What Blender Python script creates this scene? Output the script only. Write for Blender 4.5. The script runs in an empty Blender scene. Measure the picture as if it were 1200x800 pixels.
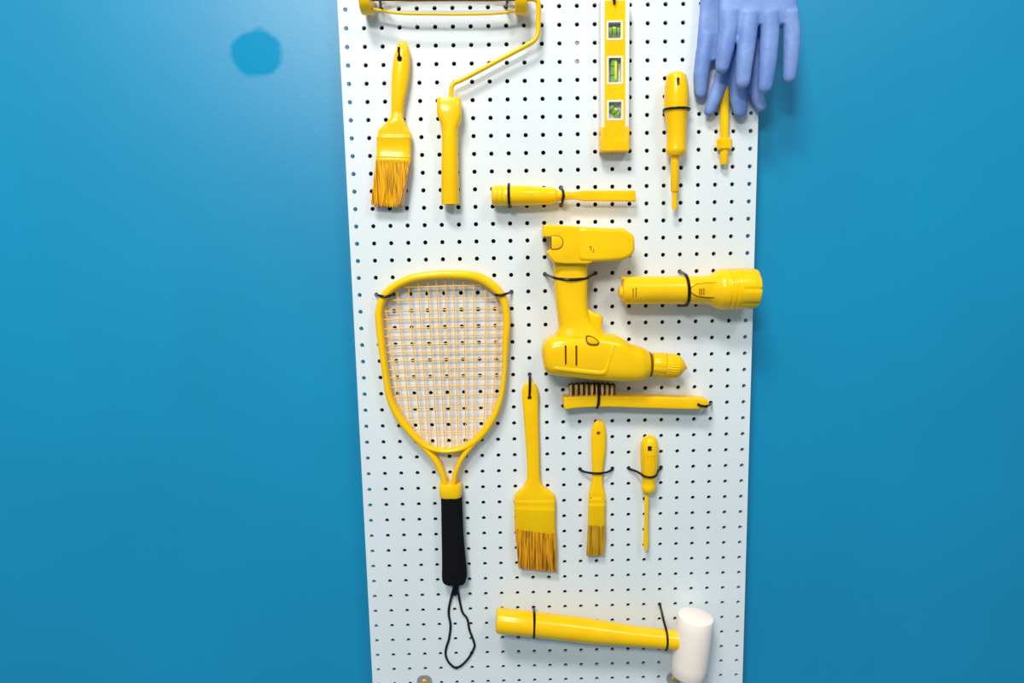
import bpy, bmesh, math, random
from mathutils import Vector, Euler
random.seed(7)
PI = math.pi
scene = bpy.context.scene
COL = scene.collection

# ---------------------------------------------------------------- camera
cd = bpy.data.cameras.new('camera')
cam = bpy.data.objects.new('camera', cd)
COL.objects.link(cam)
cam.location = (-0.0738, -1.0514, 0.1862)
cam.rotation_euler = Euler((1.4315, 0.0200, -0.0119), 'XYZ')
cd.sensor_fit = 'HORIZONTAL'
cd.sensor_width = 36.0
cd.lens = 817.3 / 1200 * 36.0
cd.clip_start = 0.01
scene.camera = cam

# ---------------------------------------------------------------- world, lights, exposure
w = bpy.data.worlds.new('room_light')
scene.world = w
w.use_nodes = True
bg = w.node_tree.nodes['Background']
bg.inputs['Color'].default_value = (0.56, 0.82, 1.0, 1)
bg.inputs['Strength'].default_value = 0.29

def area(name, loc, target, sx, sy, energy, color):
    l = bpy.data.lights.new(name, 'AREA')
    l.shape = 'RECTANGLE'; l.size = sx; l.size_y = sy
    l.energy = energy; l.color = color
    o = bpy.data.objects.new(name, l)
    COL.objects.link(o)
    o.location = loc
    o.rotation_euler = (Vector(target) - Vector(loc)).to_track_quat('-Z', 'Y').to_euler()
    return o
area('ceiling_light_panel', (-0.80, -2.65, 1.58), (0, 0, 0), 0.8, 0.35, 40, (1.0, 0.96, 0.90))
area('ceiling_light_panel', (-0.70, -1.95, 2.75), (0, 0, 0), 0.9, 0.45, 76, (1.0, 0.96, 0.90))
area('ceiling_light_panel', (1.15, -1.9, 2.05), (0, 0, 0), 0.6, 0.35, 17, (1.0, 0.95, 0.89))

scene.view_settings.view_transform = 'Standard'
scene.view_settings.look = 'None'
scene.view_settings.gamma = 1
scene.view_settings.use_curve_mapping = False
scene.view_settings.exposure = 0.0

# ---------------------------------------------------------------- materials
def mat(name, col, rough=0.4, spec=0.5, metal=0.0, coat=0.0):
    m = bpy.data.materials.new(name)
    m.use_nodes = True
    b = m.node_tree.nodes['Principled BSDF']
    b.inputs['Base Color'].default_value = (*col, 1)
    b.inputs['Roughness'].default_value = rough
    b.inputs['Specular IOR Level'].default_value = spec
    b.inputs['Metallic'].default_value = metal
    b.inputs['Coat Weight'].default_value = coat
    return m
def nodes(m): return m.node_tree.nodes, m.node_tree.links, m.node_tree.nodes['Principled BSDF']
def noise_color(m, c0, c1, scale=30, detail=4, stretch=(1, 1, 1), lo=.35, hi=.65, bump=0.0, bscale=None, bdist=0.001):
    n, l, b = nodes(m)
    tc = n.new('ShaderNodeTexCoord')
    mp = n.new('ShaderNodeMapping'); mp.inputs['Scale'].default_value = stretch
    nz = n.new('ShaderNodeTexNoise'); nz.inputs['Scale'].default_value = scale; nz.inputs['Detail'].default_value = detail
    cr = n.new('ShaderNodeValToRGB')
    cr.color_ramp.elements[0].position = lo; cr.color_ramp.elements[0].color = (*c0, 1)
    cr.color_ramp.elements[1].position = hi; cr.color_ramp.elements[1].color = (*c1, 1)
    l.new(tc.outputs['Object'], mp.inputs['Vector']); l.new(mp.outputs['Vector'], nz.inputs['Vector'])
    l.new(nz.outputs['Fac'], cr.inputs['Fac']); l.new(cr.outputs['Color'], b.inputs['Base Color'])
    if bump:
        nb = nz
        if bscale:
            nb = n.new('ShaderNodeTexNoise'); nb.inputs['Scale'].default_value = bscale; nb.inputs['Detail'].default_value = 3
            l.new(mp.outputs['Vector'], nb.inputs['Vector'])
        bp = n.new('ShaderNodeBump'); bp.inputs['Strength'].default_value = bump; bp.inputs['Distance'].default_value = bdist
        l.new(nb.outputs['Fac'], bp.inputs['Height']); l.new(bp.outputs['Normal'], b.inputs['Normal'])
    return m

YEL = noise_color(mat('yellow_spray_paint', (1, .5, 0), .22, .38), (0.98, .55, .0), (1.0, .61, .0), 18, 3, bump=.12, bscale=60, bdist=.002)
YELM = noise_color(mat('yellow_satin_paint', (1, .5, 0), .42, .25), (0.98, .55, .0), (1.0, .61, .0), 25, 3, bump=.15, bscale=90, bdist=.002)
STRING = mat('yellow_string', (.98, .47, .0), .45)
BLACK = mat('black_plastic', (.005, .005, .005), .3, .3)
FOAM = mat('black_foam', (.006, .006, .007), .9, .1)
CORD = mat('black_cord', (.006, .006, .007), .7, .2)
DARK = mat('recess_shade', (.02, .008, .002), .7, .2)  # near-black fill: stands in for the shade inside slots and bores
DKBROWN = mat('brown_parts_recess_shade', (.20, .075, .004), .6, .2)  # brown of small parts; in slots and grooves it paints their shade
CREAM = mat('cream_plastic', (.90, .82, .74), .45)
WHITER = noise_color(mat('white_rubber', (.9, .85, .78), .6, .3), (.96, .83, .72), (.99, .88, .79), 14, 3)
VIAL = mat('green_vial', (.22, .42, .09), .12, .6)
VIALB = mat('yellow_bubble', (.85, .80, .06), .1, .6)
STEEL = mat('zinc_washer', (.40, .39, .38), .45, .5, .35)
BRASS = mat('brass_screw', (.72, .45, .07), .35, .5, .3)
GAPBLACK = mat('gap_shade_black', (.008, .008, .01), .8, .1)  # black put on unseen pieces behind the board so its holes look dark
PLUG = mat('pale_wood_plug', (.45, .33, .25), .7, .2)
BRISTLE1 = noise_color(mat('paint_crusted_bristles', (.8, .4, 0), .6, .25), (.36, .15, .006), (.95, .47, .0), 60, 3, (7, 1, .35), .36, .52)
BRISTLE2 = noise_color(mat('brown_yellow_bristles', (.8, .4, 0), .6, .25), (.30, .12, .008), (.85, .40, .004), 60, 3, (7, 1, .35), .38, .56)
BRISTLE3 = noise_color(mat('olive_bristles', (.5, .3, 0), .6, .25), (.26, .15, .012), (.66, .36, .008), 60, 3, (7, 1, .35), .36, .6)
GREYBR = mat('bare_grey_bristles', (.42, .24, .13), .7, .2)
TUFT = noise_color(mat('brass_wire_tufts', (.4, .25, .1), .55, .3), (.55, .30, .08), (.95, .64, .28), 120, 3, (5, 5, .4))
TUFTSH = noise_color(mat('shaded_wire_tufts', (.1, .05, .02), .6, .3), (.05, .022, .006), (.16, .08, .025), 120, 3, (5, 5, .4))  # back-row copy of the brass wire, gap shade put into its colour
GLOVE = noise_color(mat('blue_rubber', (.2, .27, .65), .5, .35), (.145, .255, .59), (.22, .335, .67), 20, 4, bump=.5, bscale=32, bdist=.005)
BOARD = noise_color(mat('white_hardboard', (.8, .83, .86), .42, .4), (.725, .785, .81), (.775, .825, .845), 5, 4, bump=.05, bscale=120, bdist=.001)

# blue wall paint; two touched-up patches are matter than the rest
WALL = noise_color(mat('blue_wall_paint', (0, .25, .48), .39, .62), (.0, .255, .475), (.0, .275, .51), 3, 3, bump=.10, bscale=150, bdist=.001)
n, l, b = nodes(WALL)
tc = n.new('ShaderNodeTexCoord')
nz = n.new('ShaderNodeTexNoise'); nz.inputs['Scale'].default_value = 40
def patch(c, r):
    vm = n.new('ShaderNodeVectorMath'); vm.operation = 'SUBTRACT'; vm.inputs[1].default_value = c
    sc = n.new('ShaderNodeVectorMath'); sc.operation = 'MULTIPLY'; sc.inputs[1].default_value = (1 / r[0], 0, 1 / r[1])
    ln = n.new('ShaderNodeVectorMath'); ln.operation = 'LENGTH'
    ad = n.new('ShaderNodeMath'); ad.operation = 'MULTIPLY_ADD'; ad.inputs[1].default_value = .5
    mr = n.new('ShaderNodeMapRange'); mr.inputs['From Min'].default_value = 1.15; mr.inputs['From Max'].default_value = 1.38
    mr.inputs['To Min'].default_value = 1; mr.inputs['To Max'].default_value = 0
    l.new(tc.outputs['Object'], vm.inputs[0]); l.new(vm.outputs[0], sc.inputs[0]); l.new(sc.outputs[0], ln.inputs[0])
    l.new(nz.outputs['Fac'], ad.inputs[0]); l.new(ln.outputs['Value'], ad.inputs[2]); l.new(ad.outputs[0], mr.inputs['Value'])
    return mr.outputs['Result']
l.new(tc.outputs['Object'], nz.inputs['Vector'])
pc = [(-432.1,32.0,471.3)][0]
p1 = patch((pc[0] * .001, 0, pc[2] * .001), (.036, .033))
sp = n.new('ShaderNodeMapRange'); sp.inputs['To Min'].default_value = .62; sp.inputs['To Max'].default_value = .08
l.new(p1, sp.inputs['Value']); l.new(sp.outputs['Result'], b.inputs['Specular IOR Level'])

# ---------------------------------------------------------------- mesh helpers (all in millimetres, front is -y)
MM = .001
OFF = {}                       # world offset of each object's frame, in mm
def catmull(pts, k=6, closed=False):
    n_ = len(pts); out = []
    P = [Vector(p) for p in pts]
    rng = n_ if closed else n_ - 1
    for i in range(rng):
        if closed:
            a, b_, c, d = P[(i - 1) % n_], P[i], P[(i + 1) % n_], P[(i + 2) % n_]
        else:
            a, b_, c, d = P[max(i - 1, 0)], P[i], P[i + 1], P[min(i + 2, n_ - 1)]
        for j in range(k):
            t = j / k
            out.append(.5 * ((2 * b_) + (c - a) * t + (2 * a - 5 * b_ + 4 * c - d) * t * t + (3 * b_ - a - 3 * c + d) * t ** 3))
    if not closed: out.append(P[-1].copy())
    return out

class MB:
    def __init__(s): s.v = []; s.f = []; s.m = []; s.mi = 0
    def face(s, idx): s.f.append(tuple(idx)); s.m.append(s.mi)
    def ring(s, pts):
        i = len(s.v); s.v += [tuple(p) for p in pts]; return list(range(i, i + len(pts)))
    def bridge(s, a, b):
        k = len(a)
        for i in range(k): s.face((a[i], a[(i + 1) % k], b[(i + 1) % k], b[i]))
    def rings(s, rr, closed=False, cap=True):
        ids = [s.ring(r) for r in rr]
        for i in range(len(ids) - 1): s.bridge(ids[i], ids[i + 1])
        if closed: s.bridge(ids[-1], ids[0])
        elif cap: s.face(ids[0][::-1]); s.face(ids[-1])
        return s
    def loft(s, pairs, yc, hd=None, ex=2.0, seg=24, smooth=0):
        """pairs: edge points A,B,A,B.. (x,z); section = superellipse between them, depth centre yc (positive = out of the board)."""
        st = []
        for i in range(0, len(pairs), 2):
            k = i // 2
            A, B = pairs[i], pairs[i + 1]
            c = yc[k] if isinstance(yc, (list, tuple)) else yc
            h = hd[k] if isinstance(hd, (list, tuple)) else hd
            if h is None: h = math.dist(A, B) / 2
            e = ex[k] if isinstance(ex, (list, tuple)) else ex
            st.append((A[0], A[1], B[0], B[1], c, h, e))
        if smooth:
            P = st; out = []
            for i in range(len(P) - 1):
                a, b_, c, d = P[max(i - 1, 0)], P[i], P[i + 1], P[min(i + 2, len(P) - 1)]
                for j in range(smooth):
                    t = j / smooth
                    out.append(tuple(.5 * (2 * q + (r - p) * t + (2 * p - 5 * q + 4 * r - u) * t * t + (3 * q - p - 3 * r + u) * t ** 3) for p, q, r, u in zip(a, b_, c, d)))
            out.append(P[-1]); st = out
        rr = []
        for (ax, az, bx, bz, c, h, e) in st:
            mx, mz, ux, uz = (ax + bx) / 2, (az + bz) / 2, (bx - ax) / 2, (bz - az) / 2
            r = []
            for k in range(seg):
                t = 2 * PI * k / seg
                co, si = math.cos(t), math.sin(t)
                co = math.copysign(abs(co) ** (2 / e), co); si = math.copysign(abs(si) ** (2 / e), si)
                r.append((mx + ux * co, -c - h * si, mz + uz * co))
            rr.append(r)
        return s.rings(rr)
    def slab(s, out, d0, d1, rad=0, k=4, back=None):
        """outline (x,z) extruded from depth d0 to d1 (distance out of the board); rounded edges of radius rad."""
        P = [Vector((p[0], p[1])) for p in out]
        ar = sum(P[i].x * P[(i + 1) % len(P)].y - P[(i + 1) % len(P)].x * P[i].y for i in range(len(P)))
        if ar < 0: P.reverse()
        n_ = len(P); N = []
        for i in range(n_):
            e1 = (P[i] - P[i - 1]); e2 = (P[(i + 1) % n_] - P[i])
            n1 = Vector((-e1.y, e1.x)).normalized(); n2 = Vector((-e2.y, e2.x)).normalized()
            m = n1 + n2
            m = m / max(.45, m.dot(n1) if m.length > 1e-6 else 1) if m.length > 1e-6 else n1
            N.append(m)
        def lev(ins, d): return [(P[i].x + N[i].x * ins, -d, P[i].y + N[i].y * ins) for i in range(n_)]
        rr = []
        rb = rad if back is None else back
        if rb:
            for j in range(k): a = PI / 2 * j / k; rr.append(lev(rb * (1 - math.sin(a)), d0 + rb * (1 - math.cos(a))))
            rr.append(lev(0, d0 + rb))
        else: rr.append(lev(0, d0))
        if rad:
            rr.append(lev(0, d1 - rad))
            for j in range(1, k + 1): a = PI / 2 * j / k; rr.append(lev(rad * (1 - math.cos(a)), d1 - rad * (1 - math.sin(a))))
        else: rr.append(lev(0, d1))
        return s.rings(rr)
    def box(s, x0, x1, d0, d1, z0, z1): return s.slab([(x0, z0), (x1, z0), (x1, z1), (x0, z1)], d0, d1)
    def tube(s, pts, r, seg=8, closed=False, flat=1.0):
        P = [Vector(p) for p in pts]; n_ = len(P); rr = []
        nrm = None
        for i in range(n_):
            t = ((P[(i + 1) % n_] - P[i - 1]) if closed else (P[min(i + 1, n_ - 1)] - P[max(i - 1, 0)])).normalized()
            if nrm is None:
                ref = Vector((0, 1, 0)) if abs(t.y) < .9 else Vector((0, 0, 1))
                nrm = (ref - t * ref.dot(t)).normalized()
            else: nrm = (nrm - t * nrm.dot(t)).normalized()
            bn = t.cross(nrm); R_ = r[i] if isinstance(r, (list, tuple)) else r
            rr.append([tuple(P[i] + nrm * (R_ * flat * math.cos(2 * PI * k / seg)) + bn * (R_ * math.sin(2 * PI * k / seg))) for k in range(seg)])
        return s.rings(rr, closed)
    def lathe(s, a, axis, prof, seg=28, mod=None):
        a = Vector(a); ax = Vector(axis).normalized()
        ref = Vector((0, 1, 0)) if abs(ax.y) < .9 else Vector((1, 0, 0))
        u = (ref - ax * ref.dot(ax)).normalized(); v = ax.cross(u); rr = []
        for t, r in prof:
            rr.append([tuple(a + ax * t + (u * math.cos(2 * PI * k / seg) + v * math.sin(2 * PI * k / seg)) * (r * (mod(k, t) if mod else 1))) for k in range(seg)])
        return s.rings(rr)
    def build(s, name, m, parent=None, smooth=38, kind=None, label=None, origin=None):
        off = OFF[parent.name] if parent else (origin or (0, 0, 0))
        me = bpy.data.meshes.new(name)
        me.from_pydata([((x - off[0]) * MM, (y - off[1]) * MM, (z - off[2]) * MM) for x, y, z in s.v], [], s.f)
        for mm in (m if isinstance(m, (list, tuple)) else [m]): me.materials.append(mm)
        me.polygons.foreach_set('material_index', s.m)
        bm = bmesh.new(); bm.from_mesh(me)
        bmesh.ops.recalc_face_normals(bm, faces=bm.faces)
        bm.to_mesh(me); bm.free()
        if smooth:
            me.polygons.foreach_set('use_smooth', [True] * len(me.polygons))
            me.set_sharp_from_angle(angle=math.radians(smooth))
        o = bpy.data.objects.new(name, me); COL.objects.link(o)
        if parent: o.parent = parent
        else: o.location = tuple(c * MM for c in off)
        OFF[o.name] = off
        if kind: o['kind'] = kind
        if label: o['label'] = label
        return o

def thing(name, label, cat, at, group=None):
    o = bpy.data.objects.new(name, None); COL.objects.link(o)
    o.empty_display_size = .02
    o.location = tuple(c * MM for c in at); OFF[o.name] = at
    o['label'] = label; o['category'] = cat
    if group: o['group'] = group
    return o
def tag(o, label, cat, group=None):
    o['label'] = label; o['category'] = cat
    if group: o['group'] = group
    return o
def evaluate(o):
    dg = bpy.context.evaluated_depsgraph_get(); dg.update()
    me = bpy.data.meshes.new_from_object(o.evaluated_get(dg))
    me.name = o.data.name
    o.modifiers.clear(); o.data = me
def cut(o, mb, smooth=38):
    """carve mb out of o for good; the cutter does not stay in the scene"""
    me = bpy.data.meshes.new('cutter'); off = OFF[o.name]
    me.from_pydata([((x - off[0]) * MM, (y - off[1]) * MM, (z - off[2]) * MM) for x, y, z in mb.v], [], mb.f)
    bm = bmesh.new(); bm.from_mesh(me); bmesh.ops.recalc_face_normals(bm, faces=bm.faces); bm.to_mesh(me); bm.free()
    me.materials.append(o.data.materials[0])
    c = bpy.data.objects.new('cutter', me); COL.objects.link(c)
    if o.parent: c.parent = o.parent
    else: c.location = o.location
    md = o.modifiers.new('cut', 'BOOLEAN'); md.operation = 'DIFFERENCE'; md.object = c; md.solver = 'EXACT'
    evaluate(o)
    bpy.data.objects.remove(c)
    o.data.polygons.foreach_set('use_smooth', [True] * len(o.data.polygons))
    o.data.set_sharp_from_angle(angle=math.radians(smooth))
def circ(cx, cz, rx, rz=None, k=20):
    rz = rz or rx
    return [(cx + rx * math.cos(2 * PI * i / k), cz + rz * math.sin(2 * PI * i / k)) for i in range(k)]
def hole_at(cr): return ((cr[0] - 11.5) * 25.4, (20.5 - cr[1]) * 25.4)
def smooth2(pts, k=4): return [(p[0], p[1]) for p in catmull(pts, k, True)]

# ---------------------------------------------------------------- the setting: wall
mb = MB(); mb.box(-6000, 6000, -112, -32, -2500, 2500)
wall = mb.build('wall_back', WALL, smooth=0)
wall['kind'] = 'structure'

# ---------------------------------------------------------------- pegboard (real holes on a one inch grid)
peg = thing('pegboard', 'large white perforated hardboard panel mounted on the blue wall', 'pegboard', (0, 0, 0))
mb = MB()
TH = 5.0; RH = 3.2; K = 16
XE = 11.5 * 25.4 + 10.5; R0, R1 = -4, 44
ZT = (20.5 - R0) * 25.4 + 10.5; ZB = (20.5 - R1) * 25.4 - 10.5
for c in range(24):
    for r in range(R0, R1 + 1):
        hx, hz = hole_at((c, r))
        of, oi = [], []
        for k in range(K):
            t = 2 * PI * k / K; co, si = math.cos(t), math.sin(t); q = 12.7 / max(abs(co), abs(si))
            of.append((min(max(hx + co * q, -XE), XE), min(max(hz + si * q, ZB), ZT)))
            oi.append((hx + co * RH, hz + si * RH))
        a = mb.ring([(x, 0, z) for x, z in of]); b_ = mb.ring([(x, 0, z) for x, z in oi])
        b2 = mb.ring([(x, TH, z) for x, z in oi]); a2 = mb.ring([(x, TH, z) for x, z in of])
        mb.bridge(a, b_); mb.bridge(b_, b2); mb.bridge(b2, a2)
i = mb.ring([(-XE, 0, ZB), (XE, 0, ZB), (XE, 0, ZT), (-XE, 0, ZT)]); j = mb.ring([(-XE, TH, ZB), (XE, TH, ZB), (XE, TH, ZT), (-XE, TH, ZT)])
mb.bridge(i, j)
panel = mb.build('panel', BOARD, peg, smooth=0)
# cells keep their own vertices, so normals are set by winding: front faces must look towards -y
me = panel.data; bm = bmesh.new(); bm.from_mesh(me)
bmesh.ops.remove_doubles(bm, verts=bm.verts, dist=1e-6); bmesh.ops.recalc_face_normals(bm, faces=bm.faces); bm.to_mesh(me); bm.free()
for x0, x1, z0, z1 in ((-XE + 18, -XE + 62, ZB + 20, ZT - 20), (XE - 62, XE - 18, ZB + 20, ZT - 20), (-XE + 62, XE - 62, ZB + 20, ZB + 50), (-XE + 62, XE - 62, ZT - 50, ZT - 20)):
    mb = MB(); mb.box(x0, x1, -31.6, -5.2, z0, z1); mb.build('spacer_batten', GAPBLACK, peg, smooth=0)  # unseen battens, coloured black to keep the holes over them dark
mb = MB(); mb.box(-XE + 62, XE - 62, -31.4, -22, ZB + 50, ZT - 50); mb.build('gap_shade_sheet', GAPBLACK, peg, smooth=0)  # added unseen sheet; its black paints the dark gap behind the holes
for rr in (2, 3):
    hx, hz = hole_at((13, rr)); mb = MB(); mb.lathe((hx, 4.6, hz), (0, -1, 0), [(0, 3.1), (3.0, 3.1), (3.4, 2.6)], 16); mb.build('hole_plug', PLUG, peg)

# screws with washers that hold the panel
for px_, lab in (([(-218.1,-517.3)], 'zinc washer with brass screw below the racket lanyard'), ([(189.4,-522.7)], 'zinc washer with brass screw half hidden behind the mallet head')):
    x, z = px_[0]
    t = thing('washer_screw', lab, 'screw', (x, 0, z), 'screws that hold the pegboard')
    mb = MB(); mb.lathe((x, 0, z), (0, -1, 0), [(0, 12.4), (1.2, 12.4), (1.7, 11.8), (1.7, 6.0), (1.2, 5.2)], 28); mb.build('washer', STEEL, t)
    mb = MB(); mb.lathe((x, -1.0, z), (0, -1, 0), [(0, 5.0), (1.4, 4.7), (2.4, 3.6), (2.9, 2.0)], 20); s_ = mb.build('screw_head', BRASS, t)
    mb = MB(); mb.box(x - 2.6, x + 2.6, 2.6, 5, z - .6, z + .6); cut(s_, mb)
    mb = MB(); mb.box(x - .6, x + .6, 2.7, 5, z - 2.7, z + 2.7); cut(s_, mb)

# ---------------------------------------------------------------- cable ties
def tie(label, pts, r=1.7, seq=None):
    """pts: list of holes ('h',(col,row)) and points (x,y,z) in mm"""
    P = []
    for i, p in enumerate(pts):
        if p[0] == 'h':
            x, z = hole_at(p[1])
            P += [(x, 10, z), (x, 2, z), (x, -2.5, z)] if i == 0 else [(x, -2.5, z), (x, 2, z), (x, 10, z)]
        else: P.append(p)
    mb = MB(); mb.tube(catmull(P, 5), r, 8)
    c = P[len(P) // 2]
    o = mb.build('cable_tie', BLACK, origin=c)
    return tag(o, label, 'cable tie', 'black cable ties holding the tools')

def wrap(label, ha, hb, A, M, B, dc, hd, r=1.9):
    """tie from hole ha over a rounded tool (edges A and B at depth dc; M = shift of the front crossing) to hole hb"""
    ux, uz = (A[0] - B[0]) / 2, (A[1] - B[1]) / 2; q = math.hypot(ux, uz); k = (q + r * .8) / q; cx, cz = (A[0] + B[0]) / 2, (A[1] + B[1]) / 2
    P = [('h', ha)]
    (hx, hz), (gx, gz) = hole_at(ha), hole_at(hb)
    a0 = (cx + ux * k, cz + uz * k); b0 = (cx - ux * k, cz - uz * k)
    if math.dist(a0, (hx, hz)) > 6: P.append(((a0[0] * .6 + hx * .4), -dc * .55, (a0[1] * .6 + hz * .4)))
    for an in range(8, 173, 18):
        t_ = math.radians(an); c_, s_ = math.cos(t_), math.sin(t_)
        P.append((cx + ux * k * c_ + M[0] * s_ ** 1.5, -(dc + (hd + r * .8) * s_), cz + uz * k * c_ + M[1] * s_ ** 1.5))
    if math.dist(b0, (gx, gz)) > 6: P.append(((b0[0] * .6 + gx * .4), -dc * .55, (b0[1] * .6 + gz * .4)))
    P.append(('h', hb))
    return tie(label, P, r)

# ---------------------------------------------------------------- brushes
def bristles(pairs, d0, d1, n_, jit, m, parent, rad=.75, ragged=4.0, core=True, core_len=.9, label=None):
    """pairs: [topL, topR, botL, botR]; strands fill the slab between depths d0 and d1"""
    tl, tr, bl, br = [Vector(p) for p in pairs]
    mb = MB(); dm = (d0 + d1) / 2; hd = (d1 - d0) / 2
    if core:
        a, b_ = tl.lerp(tr, .03), tl.lerp(tr, .97); c, d = tl.lerp(bl, core_len).lerp(tr.lerp(br, core_len), .04), tl.lerp(bl, core_len).lerp(tr.lerp(br, core_len), .96)
        mb.loft([tuple(a), tuple(b_), tuple(c), tuple(d)], dm, [hd * .86, hd * .66], 4, 20)
    for i in range(n_):
        u = (i + random.random()) / n_; u = min(max(u, 0), 1)
        ang = random.choice((1, 1, 1, -1)); q = ang * hd * (.75 + .3 * random.random())
        u2 = min(max(u + random.uniform(-jit, jit), 0), 1)
        t = tl.lerp(tr, u); e = bl.lerp(br, u2)
        e = e + (t - e).normalized() * random.uniform(0, ragged)
        k = 1 - .35 * random.random()
        r = rad * random.uniform(.7, 1.35)
        P = [(t.x, -(dm + q), t.y), ((t.x + e.x) / 2 + random.uniform(-.6, .6), -(dm + q * (.95 + .1 * random.random())), (t.y + e.y) / 2), (e.x, -(dm + q * k), e.y)]
        mb.tube(P, [r, r, r * .55], 5)
    return mb.build('bristles', m, parent, kind='stuff', label=label)
def ferrule(pairs, dc, hd, parent, rib=(.12, .8, .9), m=None, ex=5):
    """metal band with two pressed ribs"""
    tl, tr, bl, br = [Vector(p) for p in pairs]
    P = []; H = []
    stops = [0, .02]
    for q in rib: stops += [q - .03, q, q + .03]
    stops += [.98, 1]
    for q in stops:
        g = .45 if q in rib else 0
        a = tl.lerp(bl, q); b_ = tr.lerp(br, q); e = (b_ - a).normalized()
        P += [tuple(a - e * g), tuple(b_ + e * g)]; H.append(hd + g - (.5 if q in (0, 1) else 0))
    mb = MB(); mb.loft(P, dc, H, ex, 32)
    return mb.build('ferrule', m or YEL, parent)

# wide worn brush, top left
t = thing('paint_brush', 'worn yellow paint brush with ragged clumped bristles beside the paint roller', 'paint brush', (-208, 0, 300), 'yellow paint brushes')
mb = MB()
mb.loft([(-213.7,473.1),(-206.4,473.0),(-217.1,469.9),(-204.4,469.6),(-220.1,462.4),(-201.9,462.1),(-223.6,453.2),(-201.3,452.8),(-225.7,444.3),(-201.3,443.9),(-227.7,431.2),(-202.6,430.7),(-229.3,415.4),(-205.3,415.0),(-230.1,398.4),(-209.4,398.0),(-230.7,385.4),(-212.6,385.1),(-231.7,374.8),(-213.8,374.5),(-232.7,369.5),(-213.8,368.0),(-238.6,362.5),(-211.0,360.8),(-245.0,356.6),(-208.2,354.2),(-250.1,351.4),(-204.8,347.6),(-251.6,345.4),(-203.7,343.4)], 11, [3, 4.6, 6, 7, 7.4, 7.6, 7.4, 6.8, 6.2, 5.8, 7.2, 7.8, 7.6, 7.4, 7.4], [2.2] * 10 + [2.6, 3.2, 4, 5, 5], 28, smooth=4)
h = mb.build('handle', YEL, t)
mb = MB(); mb.slab([(-218.0,464.7),(-214.1,464.6),(-214.2,453.0),(-211.6,449.5),(-212.3,444.9),(-215.5,443.8),(-218.6,446.1),(-218.9,449.6),(-217.3,453.1)], -5, 30); cut(h, mb)
mb = MB(); mb.slab([(-217.8,463.5),(-214.4,463.5),(-214.4,453.0),(-212.1,449.5),(-212.8,445.3),(-215.5,444.2),(-218.2,446.4),(-218.4,449.6),(-217.1,453.1)], 5.5, 11.5); mb.build('slot_shade', DARK, h)  # dark insert painting the slot's shade, hides the white board behind
ferrule([(-252.4,345.4),(-203.5,344.6),(-255.7,307.1),(-206.5,304.4)], 11, 7.6, t)
bristles([(-254.8,309.5),(-206.4,306.8),(-266.0,245.2),(-225.3,240.7)], 4.5, 17.5, 260, .022, BRISTLE1, t, .8, 6, core_len=.88)
bristles([(-219.9,306.3),(-206.3,306.1),(-229.4,243.2),(-217.7,241.8)], 6, 17, 34, .1, GREYBR, t, .8, 4, core_len=.85, label='bare greyish brown clump of bristles')
tie('black cable tie through the handle slot of the worn wide brush', [('h', (3,2)), [(-216.5,-16.0,459.9)][0], [(-214.9,-17.0,451.5)][0], [(-215.4,-11.0,447.3)][0], [(-217.1,-3.0,448.1)][0], [(-218.6,6.0,448.0)][0]], 1.6)

# angled sash brush, middle
t = thing('paint_brush', 'large yellow angled paint brush with slanted brown streaked bristles right of the racket', 'paint brush', (24, 0, -90), 'yellow paint brushes')
mb = MB()
mb.loft([(-42.2,-23.0),(-34.4,-23.2),(-46.8,-26.4),(-29.2,-26.8),(-49.6,-32.7),(-26.7,-33.2),(-50.4,-42.0),(-25.5,-42.5),(-49.4,-66.0),(-25.9,-66.6),(-47.7,-92.9),(-25.9,-93.4),(-45.6,-133.6),(-25.6,-134.1),(-44.6,-167.9),(-25.3,-168.3),(-47.5,-181.6),(-23.7,-181.5),(-50.8,-188.4),(-20.6,-187.7),(-58.4,-195.1),(-11.3,-194.9),(-64.1,-201.2),(-3.5,-202.0),(-65.8,-208.8),(-2.1,-209.0)], 8, [3, 4.2, 5, 5.4, 5.6, 5.6, 5.6, 5.8, 6.4, 6.8, 7, 7.2, 7.2], [3] * 8 + [3.4, 4, 4.6, 5, 5], 28, smooth=4)
h = mb.build('handle', YELM, t)
x, z = [(-39.3,-46.2)][0]; mb = MB(); mb.slab(circ(x, z, 3.4), -5, 30); cut(h, mb)
ferrule([(-65.8,-206.7),(-1.8,-207.6),(-65.9,-255.6),(-2.5,-265.6)], 8, 7.3, t, (.1, .32), YELM)
bristles([(-65.6,-253.5),(-2.2,-262.1),(-61.4,-320.2),(-1.6,-328.9)], 1.5, 14.5, 330, .03, BRISTLE2, t, .62, 2.5, core_len=.95)
tie('black cable tie through the end hole of the large angled brush', [('h', (10,21)), [(-38.6,-12.0,-16.3)][0], [(-38.9,-15.5,-27.4)][0], [(-39.4,-14.0,-40.9)][0], [(-39.3,-8.0,-46.9)][0], [(-38.8,8.0,-51.1)][0]], 1.8)

# small brush
t = thing('paint_brush', 'small narrow yellow paint brush with olive bristles left of the small screwdriver', 'paint brush', (98, 0, -110), 'yellow paint brushes')
mb = MB()
mb.loft([(63.2,-85.4),(69.8,-85.5),(59.8,-90.0),(74.5,-90.4),(56.1,-99.0),(77.1,-99.5),(54.8,-114.5),(77.8,-115.1),(55.1,-136.3),(76.7,-136.8),(56.1,-156.9),(73.9,-157.3),(56.3,-176.1),(72.4,-176.5),(54.1,-190.6),(73.0,-191.1),(51.7,-199.6),(75.1,-200.1),(50.8,-206.5),(76.1,-207.1)], 7, [2.5, 3.6, 4.6, 5.2, 5.2, 5, 5, 5.6, 6, 6], [2.4] * 6 + [2.8, 3.6, 4.6, 5], 28, smooth=4)
h = mb.build('handle', YELM, t)
x, z = [(65.7,-104.7)][0]; mb = MB(); mb.slab(circ(x, z, 2.9), 9, 30); cut(h, mb)
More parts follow.
